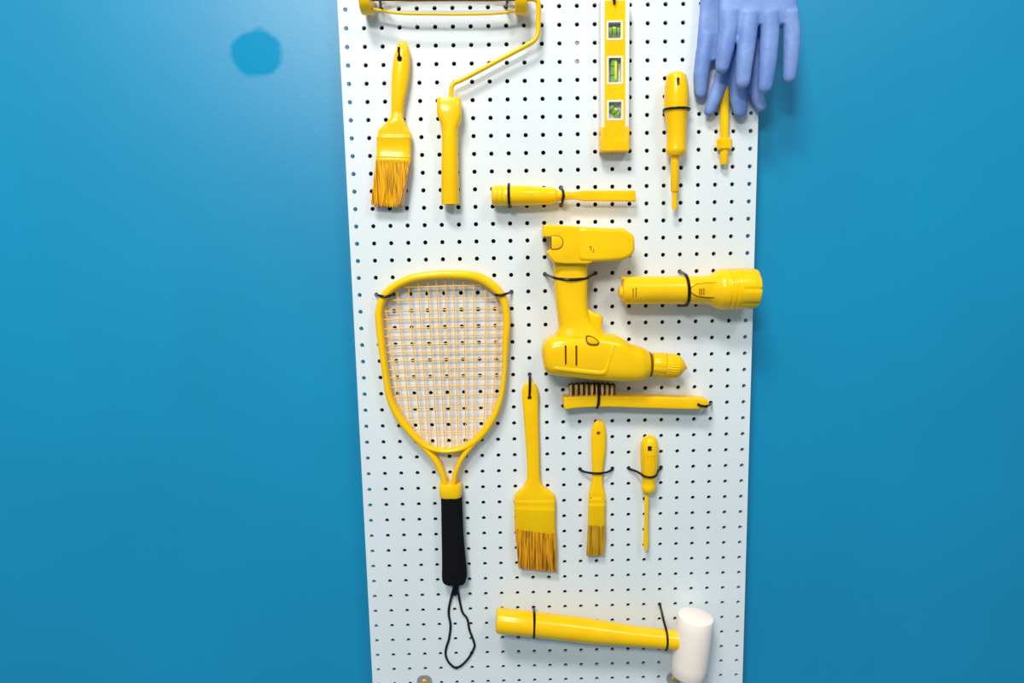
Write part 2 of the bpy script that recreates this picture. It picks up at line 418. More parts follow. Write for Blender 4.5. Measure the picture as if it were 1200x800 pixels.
mb = MB(); mb.slab(circ(x, z, 2.8), 8.4, 9.6); mb.build('hole_bottom', DKBROWN, h)
ferrule([(50.8,-205.8),(76.1,-206.4),(49.3,-254.0),(75.6,-254.6)], 7, 6.2, t, (.12, .3), YELM)
bristles([(49.5,-251.9),(75.3,-252.5),(46.3,-303.5),(72.8,-304.1)], 1.5, 12.5, 110, .04, BRISTLE3, t, .75, 1.5, core_len=.96)
for q in [(53.3,-13.0,-207.1),(71.9,-13.0,-208.9)]:
    mb = MB(); mb.lathe((q[0], -12.6, q[2]), (0, -1, 0), [(0, .9), (1.2, .8)], 10); mb.build('nail', DKBROWN, t)
tie('black cable tie across the handle of the small narrow brush', [('h', (13,27)), [(44.5,-6.0,-167.4)][0], [(53.8,-11.0,-167.8)][0], [(63.4,-13.5,-167.9)][0], [(73.5,-12.0,-167.7)][0], [(81.6,-7.0,-167.7)][0], ('h', (15,27))], 1.8)

# ---------------------------------------------------------------- paint roller
t = thing('paint_roller', 'yellow wire cage paint roller without sleeve at the top of the board', 'paint roller', (-160, 0, 330))
DA = 24
a3 = [(-264.6,-24.0,526.4)][0]; b3 = [(-34.0,-24.0,522.7)][0]
rc = 20.5
def cap_prof(L): return [(0, rc - 1.5), (1.5, rc), (L - 1.5, rc), (L, rc - 1.5)]
for q, e in ((a3, Vector([(-249.2,-24.0,526.2)][0]) - Vector(a3)), ([(-50.7,-24.0,523.0)][0], Vector(b3) - Vector([(-50.7,-24.0,523.0)][0]))):
    mb = MB(); mb.lathe(q, e, cap_prof(e.length), 28); mb.build('end_cap', YEL, t)
for k in range(3):
    an = math.radians(-78 + 118 * k)
    ca, sa = math.cos(an), math.sin(an)
    P = []
    for j, rr in enumerate((13, 15.5, 20.5, 21.5, 21.8, 21, 18, 13)):
        f = (0.05, .1, .24, .42, .6, .78, .9, .96)[j]
        q = Vector(a3).lerp(Vector(b3), f); P.append((q.x, q.y - rr * ca * 1.0, q.z + rr * sa))
    mb = MB(); mb.tube(catmull(P, 5), 1.9, 8); mb.build('cage_wire', YEL, t)
mb = MB(); mb.tube([a3, b3], 2.6, 8); mb.build('axle', DKBROWN, t)
mb = MB()
mb.tube(catmull([(-38.2,-24.0,522.8),(-26.3,-24.0,523.0),(-19.8,-23.0,520.6),(-17.8,-22.0,514.1),(-18.2,-20.0,495.5),(-19.3,-19.0,479.8),(-22.8,-18.5,471.4),(-31.8,-18.0,464.9),(-68.4,-17.0,447.3),(-123.6,-16.5,420.5),(-137.1,-16.0,415.1),(-142.1,-16.0,411.1),(-143.8,-16.0,404.1),(-144.5,-16.0,390.0)], 5), 3.4, 10)
mb.build('wire_frame', YEL, t)
mb = MB()
mb.loft([(-162.7,393.6),(-131.7,393.1),(-164.2,391.5),(-130.1,390.9),(-164.9,371.5),(-129.9,370.9),(-161.4,360.8),(-131.5,360.3),(-159.5,352.5),(-134.8,352.1),(-159.3,340.6),(-135.8,340.2),(-161.7,292.7),(-136.9,292.3),(-163.4,249.1),(-137.1,248.6),(-163.1,244.8),(-138.0,244.3)], 16, [10, 11.4, 11.8, 12.4, 12.4, 12.4, 12.4, 12.6, 12], [5, 5, 5, 3.2, 2.3, 2, 2, 2, 2], 28)
h = mb.build('handle', YEL, t)
q = [(-150.2,-16.0,248.8)][0]; mb = MB(); mb.lathe((q[0], q[1], q[2] - 14), (0, 0, 1), [(0, 8.5), (26, 8.5)], 20); cut(h, mb)
mb = MB(); mb.lathe((q[0], q[1], q[2] + 9), (0, 0, 1), [(0, 8.4), (1, 8.4)], 20); mb.build('handle_bore', DARK, h)  # dark disc painting the shade at the bottom of the bore
tie('black cable tie looped over the right end of the paint roller cage', [('h', (9,0)), [(-62.1,-30.0,515.6)][0], [(-61.8,-48.0,518.6)][0], [(-61.3,-44.0,532.0)][0], ('h', (9,-1))], 2.0)
tie('black cable tie looped over the left end of the paint roller cage', [('h', (2,0)), [(-237.3,-26.0,519.7)][0], [(-236.0,-46.0,522.0)][0], [(-236.9,-44.0,534.8)][0], ('h', (2,-1))], 2.0)

# ---------------------------------------------------------------- spirit level
t = thing('spirit_level', 'yellow torpedo spirit level with cream edges and three green vials', 'spirit level', (150, 0, 330))
def rect(p): (x0, z0), (x1, z1) = p; return (min(x0, x1), max(x0, x1), min(z0, z1), max(z0, z1))
LT = 24.0
xl, xr, zb, zt = rect([(69.4,533.4),(108.7,315.5)])
xc = (xl + xr) / 2; wi = 14.6
mb = MB(); mb.box(xc - wi, xc + wi, 4, 23, zb + 14, zt - 14); web = mb.build('web', YEL, t, smooth=0)
wins = []
for a in ([(79.6,490.4),(97.1,469.2)], [(80.0,442.9),(97.7,409.6)], [(80.2,383.1),(98.2,360.2)]):
    wins.append(rect(a))
for x0, x1, z0, z1 in wins:
    mb = MB(); mb.box(x0 - 2.4, x1 + 2.4, -5, 40, z0 - 2.4, z1 + 2.4); cut(web, mb)
for s_ in (-1, 1):
    x0 = xc + s_ * wi; x1 = xc + s_ * 20.2
    mb = MB(); mb.slab([(x0, zb + 12), (x1, zb + 12), (x1, zt - 12), (x0, zt - 12)], 1.5, 24, 1.0, 2); mb.build('rail', CREAM, t)
def capm(z0, z1, inner):
    mb = MB(); mb.slab([(xc - 20.6, z0), (xc + 20.6, z0), (xc + 20.6, z1), (xc - 20.6, z1)], .8, 24.8, 1.4, 3)
    o = mb.build('end_cap', YEL, t)
    mb = MB(); zz = (z0, z1)
    mb.slab([(xc - 15, inner[0]), (xc + 15, inner[0]), (xc + 15, inner[1]), (xc - 15, inner[1])], 23.4, 30); mb2 = mb
    cut(o, mb2)
    return o
zc = rect([(69.6,349.3),(108.6,314.7)])
capm(zc[2], zc[3], (zc[2] + 14.5, zc[3] + 5))
zc2 = rect([(70.0,534.2),(108.0,501.2)])
topcap = capm(zc2[2], zc2[3], (zc2[2] - 5, zc2[3] - 9))
kx, kz = [(87.5,514.9)][0]
mb = MB(); mb.slab(circ(kx, kz, 3.4), -5, 40); mb.box(kx - 1.6, kx + 2, -5, 40, kz, kz + 14); cut(topcap, mb)
mb = MB(); mb.slab(circ(kx, kz, 3.3), 10, 20); mb.box(kx - 1.5, kx + 1.9, 10, 20, kz, kz + 13.8); mb.build('keyhole_shade', DARK, topcap)  # dark filler paints the depth shade of the keyhole
for i, (x0, x1, z0, z1) in enumerate(wins):
    mb = MB(); mb.box(x0 - 2.4, x1 + 2.4, 6, 23.4, z0 - 2.4, z1 + 2.4); fr = mb.build('window_frame', CREAM, t, smooth=0)
    mb = MB(); mb.box(x0, x1, 11, 40, z0, z1); cut(fr, mb)
    cx, cz = (x0 + x1) / 2, (z0 + z1) / 2; v = Vector((cx, -15, cz))
    ax = (Vector((1, 0, 0)), Vector((0, 0, 1)), Vector((1, 0, -1)).normalized())[i]
    Lh = ((x1 - x0) / 2 - .3, (z1 - z0) / 2 - .5, 9.0)[i]; r = (6.3, 5.6, 5.2)[i]
    mb = MB(); mb.lathe(v - ax * Lh, ax, [(0, r * .75), (1.2, r), (2 * Lh - 1.2, r), (2 * Lh, r * .75)], 20); vi = mb.build('vial', VIAL, t)
    for s_ in (-.38, .38):
        mb = MB(); mb.lathe(v + ax * (Lh * s_ - .4), ax, [(0, r + .15), (.8, r + .15)], 20); mb.build('vial_ring', BLACK, vi)
    bo = (Vector((0, 0, 4)), Vector((1.6, 0, 0)), Vector((2.2, 0, 2.2)))[i]
    hb = (3.2, Lh * .8, 3.0)[i]; rb = (1.5, 2.2, 1.6)[i]
    cb = v + bo * (1, 1, .8)[i] + Vector((0, -r * .72, 0))
    mb = MB(); mb.lathe(cb - ax * hb, ax, [(0, .4), (.8, rb * .8), (2, rb), (2 * hb - 2, rb), (2 * hb - .8, rb * .8), (2 * hb, .4)], 14); mb.build('bubble', VIALB, vi)
tie('black cable tie through the top hole of the spirit level', [('h', (15,-1)), [(86.4,-30.0,531.1)][0], [(87.1,-29.0,522.5)][0], [(87.2,-27.0,516.4)][0], [(88.1,-20.0,516.0)][0], [(90.0,-8.0,519.8)][0]], 1.8)

# ---------------------------------------------------------------- screwdrivers
t = thing('screwdriver', 'thick handled yellow screwdriver hanging next to the blue gloves', 'screwdriver', (228, 0, 300), 'yellow screwdrivers')
mb = MB()
pr = [(171.4,422.9),(184.8,422.7),(166.9,421.3),(187.2,421.0),(163.3,416.8),(191.3,416.3),(160.9,400.5),(194.3,399.9),(160.1,377.0),(194.7,376.4),(161.1,365.2),(193.7,364.6),(162.4,356.9),(192.5,356.3),(164.6,336.7),(191.8,336.2),(164.0,321.1),(191.6,320.6),(163.3,314.0),(191.9,313.5),(165.9,307.9),(189.1,307.5),(167.8,306.7),(187.1,306.3)]
mb.loft(pr, 19, None, 2.0, 36, smooth=4)
h = mb.build('handle', YEL, t)
mb = MB()
cx = (pr[6][0] + pr[7][0]) / 2
for u in (-8.5, 8.5):
    mb.tube([(cx + u, -35.6, [(170.3,413.2)][0][1]), (cx + u * .95, -35.6, [(170.9,362.3)][0][1])], 1.3, 8)
cut(h, mb)
x, z = [(176.2,406.9)][0]; mb = MB(); mb.box(x - 2.0, x + 2.0, 22, 50, z - 5.4, z + 5.4); cut(h, mb)
mb = MB(); mb.box(x - 1.95, x + 1.95, 23, 26.5, z - 5.3, z + 5.3); mb.build('slot_shade', DARK, h)  # dark block paints shade into the cut slot
mb = MB(); mb.loft([(170.2,310.3),(182.1,310.0),(170.9,257.6),(182.6,257.3),(171.7,256.3),(181.9,256.1)], 19, None, 2, 20); mb.build('shaft', YEL, t)
mb = MB(); mb.loft([(172.9,257.0),(180.6,256.9),(173.5,250.9),(179.9,250.8),(172.8,244.8),(180.5,244.7),(172.4,236.3),(180.4,236.1),(174.0,230.6),(178.9,230.5)], 19, [3.6, 3.2, 2.2, 1.4, .8], 2.6, 20); mb.build('blade_tip', YEL, t)
wrap('black cable tie around the thick screwdriver handle near the gloves', (18,6), (19,6), [(160.3,371.1)][0], (0, 0), [(194.7,371.0)][0], 19, 16.8, 1.7)

t = thing('screwdriver', 'small yellow screwdriver with thin shaft hanging low below the wire brush', 'screwdriver', (175, 0, -110), 'yellow screwdrivers')
mb = MB()
pr = [(140.3,-109.7),(148.1,-109.9),(136.2,-111.7),(152.7,-112.1),(131.8,-117.6),(155.7,-118.1),(129.7,-129.2),(157.4,-129.8),(130.1,-149.6),(157.0,-150.2),(131.7,-170.1),(154.4,-170.6),(132.7,-183.8),(153.1,-184.3),(131.4,-190.0),(153.7,-190.5),(131.8,-195.5),(152.7,-196.0),(134.4,-199.7),(150.3,-200.1)]
flu = MB(); flu.loft(pr, 14, None, 2, 36, smooth=4); h = flu.build('handle', YEL, t)
x, z = [(141.7,-126.7)][0]; mb = MB(); mb.box(x - 3.2, x + 3.2, 18, 40, z - 4.2, z + 4.2)
cxx = (pr[8][0] + pr[9][0]) / 2
for u in (-9, -4.5, 0, 4.5, 9):
    yy = 14 + math.sqrt(max(0, 13.0 ** 2 - u * u)) + .35
    mb.tube([(cxx + u, -yy, [(139.9,-137.9)][0][1]), (cxx + u * .92, -yy + .8, [(140.2,-177.1)][0][1])], 1.1, 8)
cut(h, mb)
mb = MB(); mb.box(x - 3.1, x + 3.1, 19, 22.5, z - 4.1, z + 4.1); mb.build('slot_shade', DARK, h)  # shade of the slot, put in as a dark block
mb = MB(); mb.loft([(137.0,-196.3),(143.6,-196.5),(136.1,-258.8),(142.4,-259.0),(135.0,-274.2),(143.7,-274.5),(134.9,-279.9),(143.4,-280.1),(136.3,-295.4),(141.9,-295.6)], 14, [3, 2.9, 2.2, 1.9, .6], 2.6, 18); mb.build('shaft', YEL, t)
wrap('black cable tie across the handle of the small low screwdriver', (16,27), (18,27), [(131.8,-169.3)][0], (0, -2.5), [(154.3,-169.2)][0], 14, 10.8, 1.8)

# ---------------------------------------------------------------- rod under the gloves
t = thing('collared_rod', 'yellow rod with a thick hexagonal collar poking out below the blue gloves', 'tool', (298, 0, 300))
mb = MB(); mb.loft([(242.4,452.8),(255.0,452.6),(244.2,330.7),(257.3,330.4)], 9, None, 2, 20); mb.build('shaft', YEL, t)
mb = MB(); mb.loft([(240.6,331.5),(261.3,331.1),(239.4,329.6),(262.4,329.1),(239.7,317.5),(262.4,317.1),(241.2,315.3),(260.7,314.9)], 9, [7, 8.6, 8.6, 7], 2.6, 6); mb.build('hex_collar', YEL, t, smooth=20)
mb = MB(); mb.loft([(244.8,316.2),(256.7,316.0),(245.2,296.8),(256.6,296.5),(246.2,294.5),(255.9,294.4)], 9, None, 2, 20); mb.build('end_stub', YEL, t)

# ---------------------------------------------------------------- chisel
t = thing('chisel', 'yellow wood chisel lying level above the cordless drill', 'chisel', (50, 0, 195))
mb = MB()
pr = [(-89.9,264.6),(-90.3,248.2),(-88.9,268.4),(-89.4,243.4),(-86.3,270.3),(-87.0,241.5),(-81.6,270.6),(-82.3,241.1),(-80.4,269.7),(-81.0,241.8),(-79.1,270.5),(-79.8,240.9),(-74.7,270.3),(-75.3,240.7),(-73.5,269.4),(-74.1,241.4),(-72.2,270.3),(-72.8,240.8),(-62.3,269.9),(-62.9,240.7),(-30.1,268.6),(-30.5,240.8),(-28.4,267.8),(-28.8,241.4),(-26.6,268.0),(-27.0,241.1),(-10.3,266.4),(-10.6,241.5),(-0.3,265.5),(-0.6,242.7),(3.4,264.6),(3.1,243.8),(5.3,262.6),(5.2,245.8)]
mb.loft(pr, 17, None, 2, 32); mb.build('handle', YEL, t)
mb = MB(); mb.loft([(4.6,262.1),(4.4,246.0),(12.0,261.5),(11.9,246.4),(13.3,260.2),(13.1,247.3)], 17, None, 2, 24); mb.build('bolster', YEL, t)
mb = MB(); mb.loft([(12.0,260.5),(11.9,247.3),(24.5,259.5),(24.4,248.1),(33.2,259.2),(33.1,248.1),(38.1,260.2),(38.0,246.6),(44.4,260.9),(44.3,245.5),(107.8,259.6),(107.9,243.8),(112.8,259.6),(112.8,243.6),(120.1,259.4),(120.2,243.3)], 17, [5.5, 4.5, 3.6, 3.2, 3.2, 3.0, 2.8, .5], [2, 2.4, 2.8, 3, 3, 3, 3, 3], 8); bl = mb.build('blade', YEL, t, smooth=15)
wrap('black cable tie around the butt of the chisel handle', (9,10), (9,11), [(-64.3,270.1)][0], (-1, 0), [(-64.1,240.6)][0], 17, 14.8, 1.9)
tie('black cable tie around the thin neck of the chisel', [('h', (12,10)), [(12.8,-14.0,263.9)][0], [(14.0,-23.0,258.6)][0], [(14.0,-25.0,251.2)][0], [(12.9,-19.0,244.3)][0], [(12.0,-9.0,241.2)][0], ('h', (12,11))], 2.0)

# ---------------------------------------------------------------- cordless drill
t = thing('cordless_drill', 'yellow painted cordless drill hung upside down with its chuck pointing right', 'drill', (80, 0, 60))
D = 32
mb = MB()
mb.loft([(-21.3,30.9),(-21.4,23.9),(-20.3,36.0),(-20.5,18.1),(-17.9,41.0),(-18.4,5.2),(-14.1,45.5),(-14.7,-2.1),(-7.7,49.7),(-8.4,-5.6),(2.4,52.5),(1.7,-7.9),(12.5,53.7),(11.9,-9.6),(30.1,54.6),(29.6,-12.1),(46.5,54.9),(46.2,-14.3),(61.6,55.1),(61.4,-15.9),(76.8,52.2),(76.7,-17.3),(89.4,49.4),(89.4,-18.1),(100.8,43.3),(100.9,-18.6),(110.9,36.2),(111.1,-19.0),(122.3,32.9),(122.6,-19.1),(128.6,30.2),(128.9,-17.2),(135.0,26.2),(135.3,-14.5),(138.8,22.8),(139.1,-13.2)], D,
        [6, 15, 22, 26, 28.5, 29.5, 30, 30, 30, 30, 30, 30, 29.5, 28.5, 27, 24.5, 21, 18], [2, 2.2, 2.6, 3] + [3.2] * 9 + [3, 2.8, 2.6, 2.2, 2], 40, smooth=3)
hous = mb.build('motor_housing', YEL, t)
mb = MB()
for xa, ya, yb in ((663, 405, 427.5), (675.6, 405, 429)):
    (x, z0), (x1, z1) = ([(12.2,39.7),(12.0,11.7)] if xa == 663 else [(27.7,39.3),(27.4,9.5)])
    mb.box(min(x, x1) - 1.3, max(x, x1) + 1.3, 50, 90, min(z0, z1), max(z0, z1))
cut(hous, mb)
for pr in ([(12.2,39.7),(12.0,11.7)], [(27.7,39.3),(27.4,9.5)]):
    mb = MB(); x = (pr[0][0] + pr[1][0]) / 2; z0, z1 = pr[1][1], pr[0][1]
    mb.box(x - 1.6, x + 1.6, 50.5, 57, z0 + .3, z1 - .3); mb.build('vent_slot_shade', DKBROWN, hous)  # brown block paints shade into each vent cut
mb = MB(); mb.tube(catmull([(-18.1,-50.0,9.6),(-6.3,-58.0,7.8),(10.8,-60.4,5.3),(45.3,-60.6,0.6),(63.9,-60.4,-1.1),(69.5,-60.6,2.0),(72.9,-61.0,10.8),(78.7,-60.6,29.3),(81.9,-59.0,38.9)], 4), 3.4, 10, flat=.5); mb.build('body_ridge', YEL, hous)
mb = MB(); mb.slab(smooth2([(42.9,49.5),(44.2,51.8),(50.3,50.7),(56.4,46.9),(58.8,43.6),(56.4,41.2),(49.0,41.3),(44.6,43.4),(42.9,46.4)], 3), 56, 63.4, 1.2, 3); mb.build('direction_switch', YEL, hous)
mb = MB(); mb.slab(smooth2([(41.7,49.9),(43.4,53.1),(50.3,51.9),(57.6,47.6),(60.3,43.3),(57.1,39.7),(49.0,39.8),(43.6,42.2),(41.7,46.4)], 3), 55, 62.2); mb.build('switch_groove', DKBROWN, hous)
# grip
mb = MB()
mb.loft([(-11.2,166.7),(68.2,165.1),(-5.7,160.4),(55.7,159.2),(-2.7,155.4),(48.8,154.4),(-2.0,148.6),(47.5,147.6),(-2.0,136.2),(47.2,135.2),(-0.3,111.3),(46.8,110.3),(1.6,92.4),(47.4,91.5),(3.4,74.8),(51.6,73.8),(4.5,63.4),(59.1,64.7),(0.5,55.2),(67.9,55.7),(-1.5,47.0),(75.5,46.6),(-1.7,29.2),(75.5,27.5)], D, [24, 21, 19, 18.5, 18.5, 18.5, 18.5, 19, 20.5, 22.5, 24, 24], [3] * 12, 36, smooth=3)
mb.build('grip', YEL, t)
mb = MB(); mb.loft([(41.7,89.1),(49.2,88.9),(42.9,83.4),(59.2,83.1),(44.1,81.0),(67.5,80.5),(45.4,78.2),(70.0,77.7),(46.6,71.3),(69.7,70.8),(47.8,62.5),(67.2,62.0),(49.0,56.1),(70.5,55.6),(49.0,48.5),(75.5,49.2)], D, [6, 8, 9, 9.5, 9.5, 9.5, 11, 14], 3, 24); mb.build('trigger', YEL, t)
# battery foot and pack
mb = MB(); mb.slab([(-11.9,212.2),(-16.8,211.4),(-17.9,204.1),(-18.3,194.9),(-6.4,194.4),(-6.4,178.0),(-12.9,173.5),(-8.8,166.0),(-2.7,158.5),(12.2,156.2),(44.5,155.6),(52.0,157.6),(53.3,178.3),(53.4,206.1),(31.2,208.5)], 5, 59, 2.2, 3)
foot = mb.build('battery_foot', YEL, t)
mb = MB(); mb.slab([(31.2,207.3),(49.7,206.7),(77.5,204.9),(88.0,204.5),(91.7,205.1),(97.3,204.3),(100.4,201.1),(107.2,197.5),(110.8,192.6),(111.8,185.7),(111.9,174.0),(108.7,167.3),(100.7,161.8),(89.9,159.3),(68.2,158.3),(49.5,157.9),(34.6,159.5),(30.2,164.0),(29.8,178.7),(30.0,200.8)], 3.5, 61, 6, 5)
pack = mb.build('battery_pack', YEL, t)
x, z = [(0.6,186.6)][0]
mb = MB(); mb.slab([(x - 7, z - 9)] + [(x + 9 * math.sin(PI * k / 14), z - 9 * math.cos(PI * k / 14)) for k in range(15)] + [(x - 7, z + 9)], 52, 60.6, 1, 2); mb.build('latch_button', YEL, foot)
mb = MB(); mb.slab([(x - 7.4, z - 10)] + [(x + 10 * math.sin(PI * k / 14), z - 10 * math.cos(PI * k / 14)) for k in range(15)] + [(x - 7.4, z + 10)], 51, 59.35); mb.build('latch_groove', DKBROWN, foot)
mb = MB(); (x0, z0), (x1, z1) = [(-7.0,194.4),(-3.8,177.9)]; mb.box(x0, x1, 40, 60.0, min(z0, z1), max(z0, z1)); mb.build('latch_slot', DKBROWN, foot)  # brown box paints the shade of the latch slot
# the small mark on the pack
mb = MB(); q = [(46.6,-61.0,179.8),(50.4,-61.0,179.7),(48.5,-61.0,179.7),(49.0,-61.0,174.5),(51.9,-61.0,176.5),(53.3,-61.0,174.8),(52.8,-61.0,172.7),(51.1,-61.0,172.0)]
mb.tube(q[0:2], .55, 6); mb.tube(q[2:4], .55, 6); mb.tube(catmull(q[4:8], 4), .5, 6); mb.build('lettering', DKBROWN, pack, label='small dark mark like a letter T')
# chuck
mb = MB(); mb.loft([(136.9,24.4),(137.2,-14.2),(140.1,23.0),(140.4,-13.8),(141.4,21.5),(141.6,-12.5)], D, None, 2, 32); mb.build('chuck_neck', DKBROWN, t)
def flute(nn, amp, seg): return lambda k, tt: 1 - amp * (1 if (k * nn // seg * 2 // 1) and (k % (seg // nn)) < (seg // nn) / 3 else 0)
def axis_pts(a, b): A, B = Vector(a), Vector(b); return A, (B - A), (B - A).length
A, V, L = axis_pts(*[(141.5,-32.0,4.8),(161.1,-32.0,2.8)])
mb = MB(); mb.lathe(A, V, [(0, 15.6), (1, 17.4), (L - 1.5, 18.4), (L, 17.6)], 72, lambda k, tt: .975 if k % 6 < 2 else 1.0); mb.build('clutch_ring', YEL, t)
A, V, L = axis_pts(*[(161.3,-32.0,2.8),(192.4,-32.0,-1.0)])
mb = MB(); mb.lathe(A, V, [(0, 16.6), (.8, 18.4), (L * .5, 17.8), (L * .62, 16.9), (L * .8, 13), (L * .93, 8), (L, 4.5)], 84, lambda k, tt: (.955 if k % 3 == 0 and tt < L * .66 else 1.0)); mb.build('chuck', YEL, t)
A, V, L = axis_pts(*[(191.2,-32.0,-0.7),(195.0,-32.0,-1.3)])
mb = MB(); mb.lathe(A, V, [(0, 3.6), (L, 2.8)], 16); ck = mb.build('chuck_nose', YEL, t)
mb = MB(); mb.lathe(A + V * .98, V, [(0, 1.7), (.6, 1.7)], 12); mb.build('chuck_bore', DARK, ck)  # dark disc drawn as the shaded bore opening
wrap('thick black cable tie around the grip of the cordless drill', (11,15), (14,15), [(-2.2,136.7)][0], (0, -2.5), [(47.2,135.7)][0], 32, 18.5, 2.1)

# ---------------------------------------------------------------- flashlight
t = thing('flashlight', 'yellow painted flashlight lying level with a wide fluted head at the right', 'flashlight', (230, 0, 95))
D = 32
mb = MB()
mb.loft([(100.6,131.6),(100.6,99.1),(101.8,134.8),(101.9,96.1),(103.5,135.5),(103.6,95.3),(149.2,135.1),(149.6,94.1),(193.0,134.4),(193.6,92.9),(219.2,134.1),(220.0,92.4),(225.5,135.0),(226.3,90.7),(231.7,138.4),(232.7,87.6),(238.5,142.2),(239.7,84.3),(242.8,143.6),(244.1,83.6),(247.8,144.0),(249.2,83.2)], D, None, 2, 40, smooth=3)
bar = mb.build('barrel', YEL, t)
mb = MB()
for pr in ([(110.8,119.6),(110.9,106.1)], [(115.0,120.3),(115.1,106.1)]):
    mb.box(pr[0][0] - .7, pr[0][0] + .7, 46, 60, pr[1][1], pr[0][1])
cut(bar, mb)
mb = MB(); mb.loft([(93.1,119.3),(93.1,106.3),(93.8,120.8),(93.8,105.1),(98.1,122.2),(98.1,103.2),(98.8,128.4),(98.9,99.2),(101.3,129.1),(101.4,97.9)], D, None, 2, 28); mb.build('tail_cap', YEL, t)
mb = MB(); mb.slab([(95.6,134.9),(103.0,135.8),(103.1,126.6),(99.8,125.9),(98.8,131.4),(95.3,132.2)], D - 7, D + 7, .8, 2); mb.build('lanyard_lug', YEL, t)
mb = MB(); mb.loft([(247.3,143.0),(248.6,84.2),(249.1,143.5),(250.4,83.7),(250.3,142.0),(251.6,85.2),(252.1,141.9),(253.4,85.1),(253.3,143.9),(254.7,83.6),(256.5,144.1),(258.0,83.5),(257.8,142.5),(259.2,85.0),(259.6,142.5),(261.0,85.0),(260.8,144.2),(262.2,83.7),(266.0,144.4),(267.5,83.8)], D, None, 2, 40); mb.build('head_collar', YEL, t)
A, V, L = axis_pts(*[(266.5,-32.0,114.2),(297.9,-32.0,113.6)])
r0 = math.dist([(274.0,144.2)][0], [(275.6,83.9)][0]) / 2
mb = MB(); mb.lathe(A, V, [(0, r0 * .975), (1, r0), (L * .72, r0 * .985), (L * .86, r0 * .94), (L * .94, r0 * .82), (L, r0 * .62)], 80, lambda k, tt: (.93 if (k + 1) % 10 in (0, 1) and tt > 2 else 1.0)); bez = mb.build('bezel', YEL, t)
mb = MB(); mb.lathe(A + V * .985, V, [(0, r0 * .6), (.7, r0 * .6)], 30); mb.build('lens', mat('lens_glass', (.5, .5, .5), .1), bez)
mb = MB(); sw = [(192.2,114.4),(196.3,119.7),(202.4,123.2),(215.9,124.4),(230.6,124.9),(228.8,114.9),(231.0,103.8),(216.2,104.6),(202.7,106.6),(196.5,109.9)]; mb.slab(sw, 40, 53.6, .8, 2); swo = mb.build('switch_plate', YEL, t)
mb = MB(); c0 = Vector((sum(p[0] for p in sw) / len(sw), sum(p[1] for p in sw) / len(sw))); mb.slab([tuple(c0 + (Vector(p) - c0) * 1.07) for p in sw], 40, 52.7); mb.build('switch_groove', DKBROWN, swo)
for pr in ([(205.9,117.1),(206.0,108.1)], [(208.8,117.3),(209.0,108.0)], [(212.0,117.5),(212.2,107.9)]):
    mb = MB(); mb.slab([(pr[0][0] - .55, pr[0][1]), (pr[0][0] + .55, pr[0][1]), (pr[0][0] + .55, pr[1][1]), (pr[0][0] - .55, pr[1][1])], 52, 54.4); mb.build('switch_rib', DKBROWN, swo)
wrap('black cable tie around the middle of the flashlight', (19,15), (19,17), [(190.0,134.7)][0], (0.3, 0), [(191.6,93.0)][0], 32, 20.6, 2.3)

# ---------------------------------------------------------------- racket
t = thing('racket', 'yellow strung racquetball racket with black foam grip and wrist lanyard', 'racket', (-140, 0, -40))
D = 13
hoop = [(525, 527.3, 2.8), (508, 525.4, 3.1), (495, 518.8, 4), (481.5, 506, 4.6), (467.2, 487, 5), (457.2, 465.7, 4.6), (452.8, 442.3, 4.2), (450.3, 424, 4.3), (447.5, 403, 4.7), (445, 380, 4.9), (444.6, 365, 4.8), (448, 352, 4.9), (454.8, 341.7, 5), (465.5, 333.5, 4.8), (480.2, 326.8, 5.2), (496.8, 323.4, 5.2), (520, 321.7, 5.5), (547, 322.4, 5.8), (562.8, 326, 6), (574, 332.4, 6), (584.5, 342, 5.5), (590.2, 352.3, 5), (593, 365, 4.6), (593.6, 380, 4.6), (592.3, 402, 4.1), (591.7, 422, 3.6), (590.4, 442.2, 3.4), (586.2, 467.7, 3.6), (576.2, 492, 4.4), (561.7, 511, 4.7), (545, 523, 3.6)]
HC = [(-166.0,-125.6),(-188.1,-122.5),(-204.8,-113.2),(-221.7,-95.6),(-239.2,-69.8),(-250.9,-41.2),(-255.2,-10.3),(-257.4,13.7),(-259.7,41.0),(-261.5,70.7),(-261.2,89.9),(-256.1,106.3),(-246.9,119.2),(-232.9,129.3),(-214.0,137.4),(-192.9,141.2),(-163.5,142.8),(-129.4,141.2),(-109.6,136.3),(-95.6,127.9),(-82.5,115.4),(-75.6,102.2),(-72.4,85.9),(-72.0,66.6),(-74.3,38.3),(-75.6,12.3),(-77.9,-14.1),(-84.0,-47.7),(-97.8,-79.7),(-117.3,-104.8),(-139.6,-120.4)]
HW = [w_ * 1.21 for (_, _, w_) in hoop]
hoop = None
cl = catmull([(p[0], p[1], w_) for p, w_ in zip(HC, HW)], 5, True)
def ribbon(cl, closed, dc, hd, ex=2.6, seg=16):
    mb = MB(); rr = []; n_ = len(cl)
    for i in range(n_):
        a = cl[i - 1] if (closed or i) else cl[0]; b_ = cl[(i + 1) % n_] if (closed or i < n_ - 1) else cl[-1]
        tx, tz = b_[0] - a[0], b_[1] - a[1]; q = math.hypot(tx, tz); nx, nz_ = -tz / q, tx / q
        r = []
        for k in range(seg):
            th = 2 * PI * k / seg; co, si = math.cos(th), math.sin(th)
            co = math.copysign(abs(co) ** (2 / ex), co); si = math.copysign(abs(si) ** (2 / ex), si)
            r.append((cl[i][0] + nx * cl[i][2] * co, -dc - hd * si, cl[i][1] + nz_ * cl[i][2] * co))
        rr.append(r)
    mb.rings(rr, closed); return mb
ribbon(cl, True, D, 9.5).build('frame_hoop', YEL, t, smooth=60)
